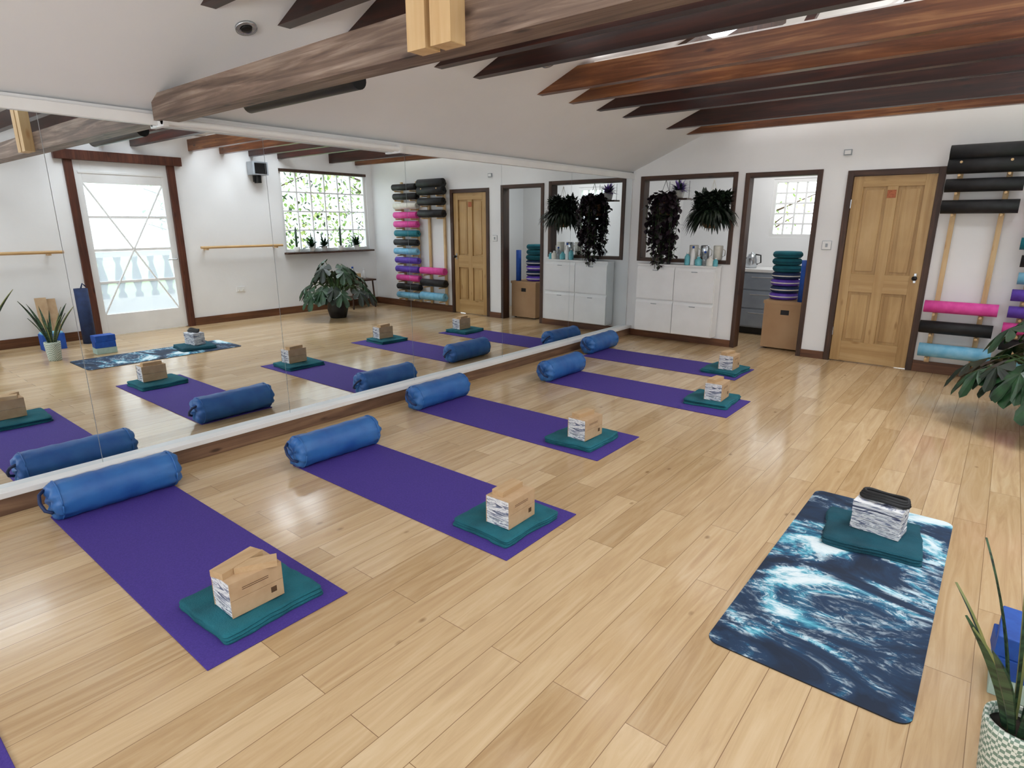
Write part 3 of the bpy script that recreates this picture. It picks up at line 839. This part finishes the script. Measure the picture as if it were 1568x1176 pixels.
# sill plants
random.seed(8)
for i, y in enumerate((5.9, 6.2, 6.45, 6.8, 7.15)):
    b = MB(); b.lathe([(.04, 0), (.045, .01), (.055, .09), (.05, .09)], 'potw', 16)
    if i in (0, 3):
        for k in range(3): b.lathe([(.014, 0), (.02, .05), (.019, .2+.05*k), (.002, .26+.05*k)], 'leaf', 10, ((k-1)*.025, (k-1)*.018, .08))
    else:
        for k in range(55):
            d = rv(); d.z = abs(d.z)+.3; d.x = -abs(d.x)*.4; leafq(b, (0, 0, .08), d, random.uniform(.1, .28), .04, 'leaf', .9)
    b.build('windowsill_plant', (XO-.058, y, 1.05))

# ---------------------------------------------------------------- exterior
b = MB(); b.box(1.61, 3.2, 1.5, 5.2, -.14, -.02, 'stone'); b.build('terrace')
b = MB(); b.box(3.25, 30, -12, 30, -.5, -.4, 'lawn'); b.box(-30, 3.2, 9.5, 40, -.5, -.4, 'lawn'); b.build('garden_lawn')
b = MB()
for i in range(15):
    y = 1.65+i*.25
    b.lathe([(.06, 0), (.06, .06), (.03, .10), (.075, .28), (.06, .38), (.03, .55), (.05, .62), (.06, .66)], 'stoneD', 14, (3.05, y, .35))
b.box(2.96, 3.14, 1.5, 5.3, -.02, .35, 'stone'); b.box(2.96, 3.14, 1.5, 5.3, 1.01, 1.09, 'stone'); b.build('terrace_balustrade')
def tree(loc, n, R, hz, seed, k=('leafL', 'leafY', 'leaf')):
    random.seed(seed); b = MB()
    b.tube([(0, 0, -.4), (.05, 0, 1.2), (-.05, .1, 2.4), (.1, 0, hz)], [.14, .1, .07, .03], 'bark', 8)
    for i in range(14):
        a = random.uniform(0, 6.28); z = random.uniform(.6, hz*.8)
        b.tube([(0, 0, z), (math.cos(a)*R*.5, math.sin(a)*R*.5, z+.5), (math.cos(a)*R*.9, math.sin(a)*R*.9, z+.9)], [.05, .03, .012], 'bark', 6)
    for i in range(n):
        d = rv(); q = Vector((d.x*R, d.y*R, hz*.55+d.z*hz*.5))*random.uniform(.5, 1.0)
        leafq(b, q, rv(), random.uniform(.10, .20), random.uniform(.06, .12), random.choice(k), .4)
    b.build('garden_tree', loc)
tree((9.5, 9.2, 0), 2600, 2.8, 5.2, 1, ('leafL', 'leafY', 'leafL', 'leaf'))
tree((9.0, 14.2, 0), 2800, 3.0, 5.4, 2, ('leafL', 'leafY', 'leafL', 'leaf'))
tree((-6.5, 19.5, 0), 500, 2.2, 3.6, 4, ('leafL', 'leafY'))

# ---------------------------------------------------------------- lights
w = bpy.data.worlds.new('World'); sc.world = w; w.use_nodes = True
bg = w.node_tree.nodes['Background']; bg.inputs[0].default_value = (.88, .94, 1, 1); bg.inputs[1].default_value = 3.2
def area(name, loc, rot, sx, sy, p, col=(1, 1, 1)):
    l = bpy.data.lights.new(name, 'AREA'); l.shape = 'RECTANGLE'; l.size = sx; l.size_y = sy; l.energy = p; l.color = col
    o = bpy.data.objects.new(name, l); o.location = loc; o.rotation_euler = rot; sc.collection.objects.link(o)
for i, h in enumerate(RS):
    area('skylight_daylight', ((h[0]+h[1])/2, (h[2]+h[3])/2, zr(.6)+.35), (0, 0, 0), 1.3, 1.4, (18, 24, 50, 75)[i], (.94, .97, 1))  # fill lights above the added skylights
for a, c, d, e in BW:
    area('window_daylight', ((a+c)/2, YB-.3, (d+e)/2-.15), (math.radians(100), 0, 0), 2.0, 1.2, 52, (.94, .97, 1))  # fill lights outside the added rear windows
area('kitchen_ceiling_lamp', (-2.4, 8.5, 2.58), (0, 0, 0), .6, .4, 12)  # unseen fill light added to brighten the kitchen
# made-up uplight strips on the roof beams, added to brighten the ceiling
for y in (1.05, 1.56, 2.05, 2.80, 3.40, 4.36, 4.72):
    b = MB(); b.box(-2.7, .9, y*H-.025, y*H+.025, 2.726, 2.738, 'white'); b.build('led_uplighter')
    area('led_uplighter_glow', (-.9, y*H, 2.742), (math.pi, 0, 0), 3.5, .04, 10, (1, .98, .96))

cam = bpy.data.cameras.new('Camera'); co = bpy.data.objects.new('Camera', cam); sc.collection.objects.link(co)
cam.sensor_width = 36; cam.lens = 36*917/1568; cam.clip_start = .02
co.location = (0, 0, 1.55); co.rotation_euler = (math.radians(74.9), 0, math.radians(39.1))
sc.camera = co
sc.view_settings.view_transform = 'Standard'
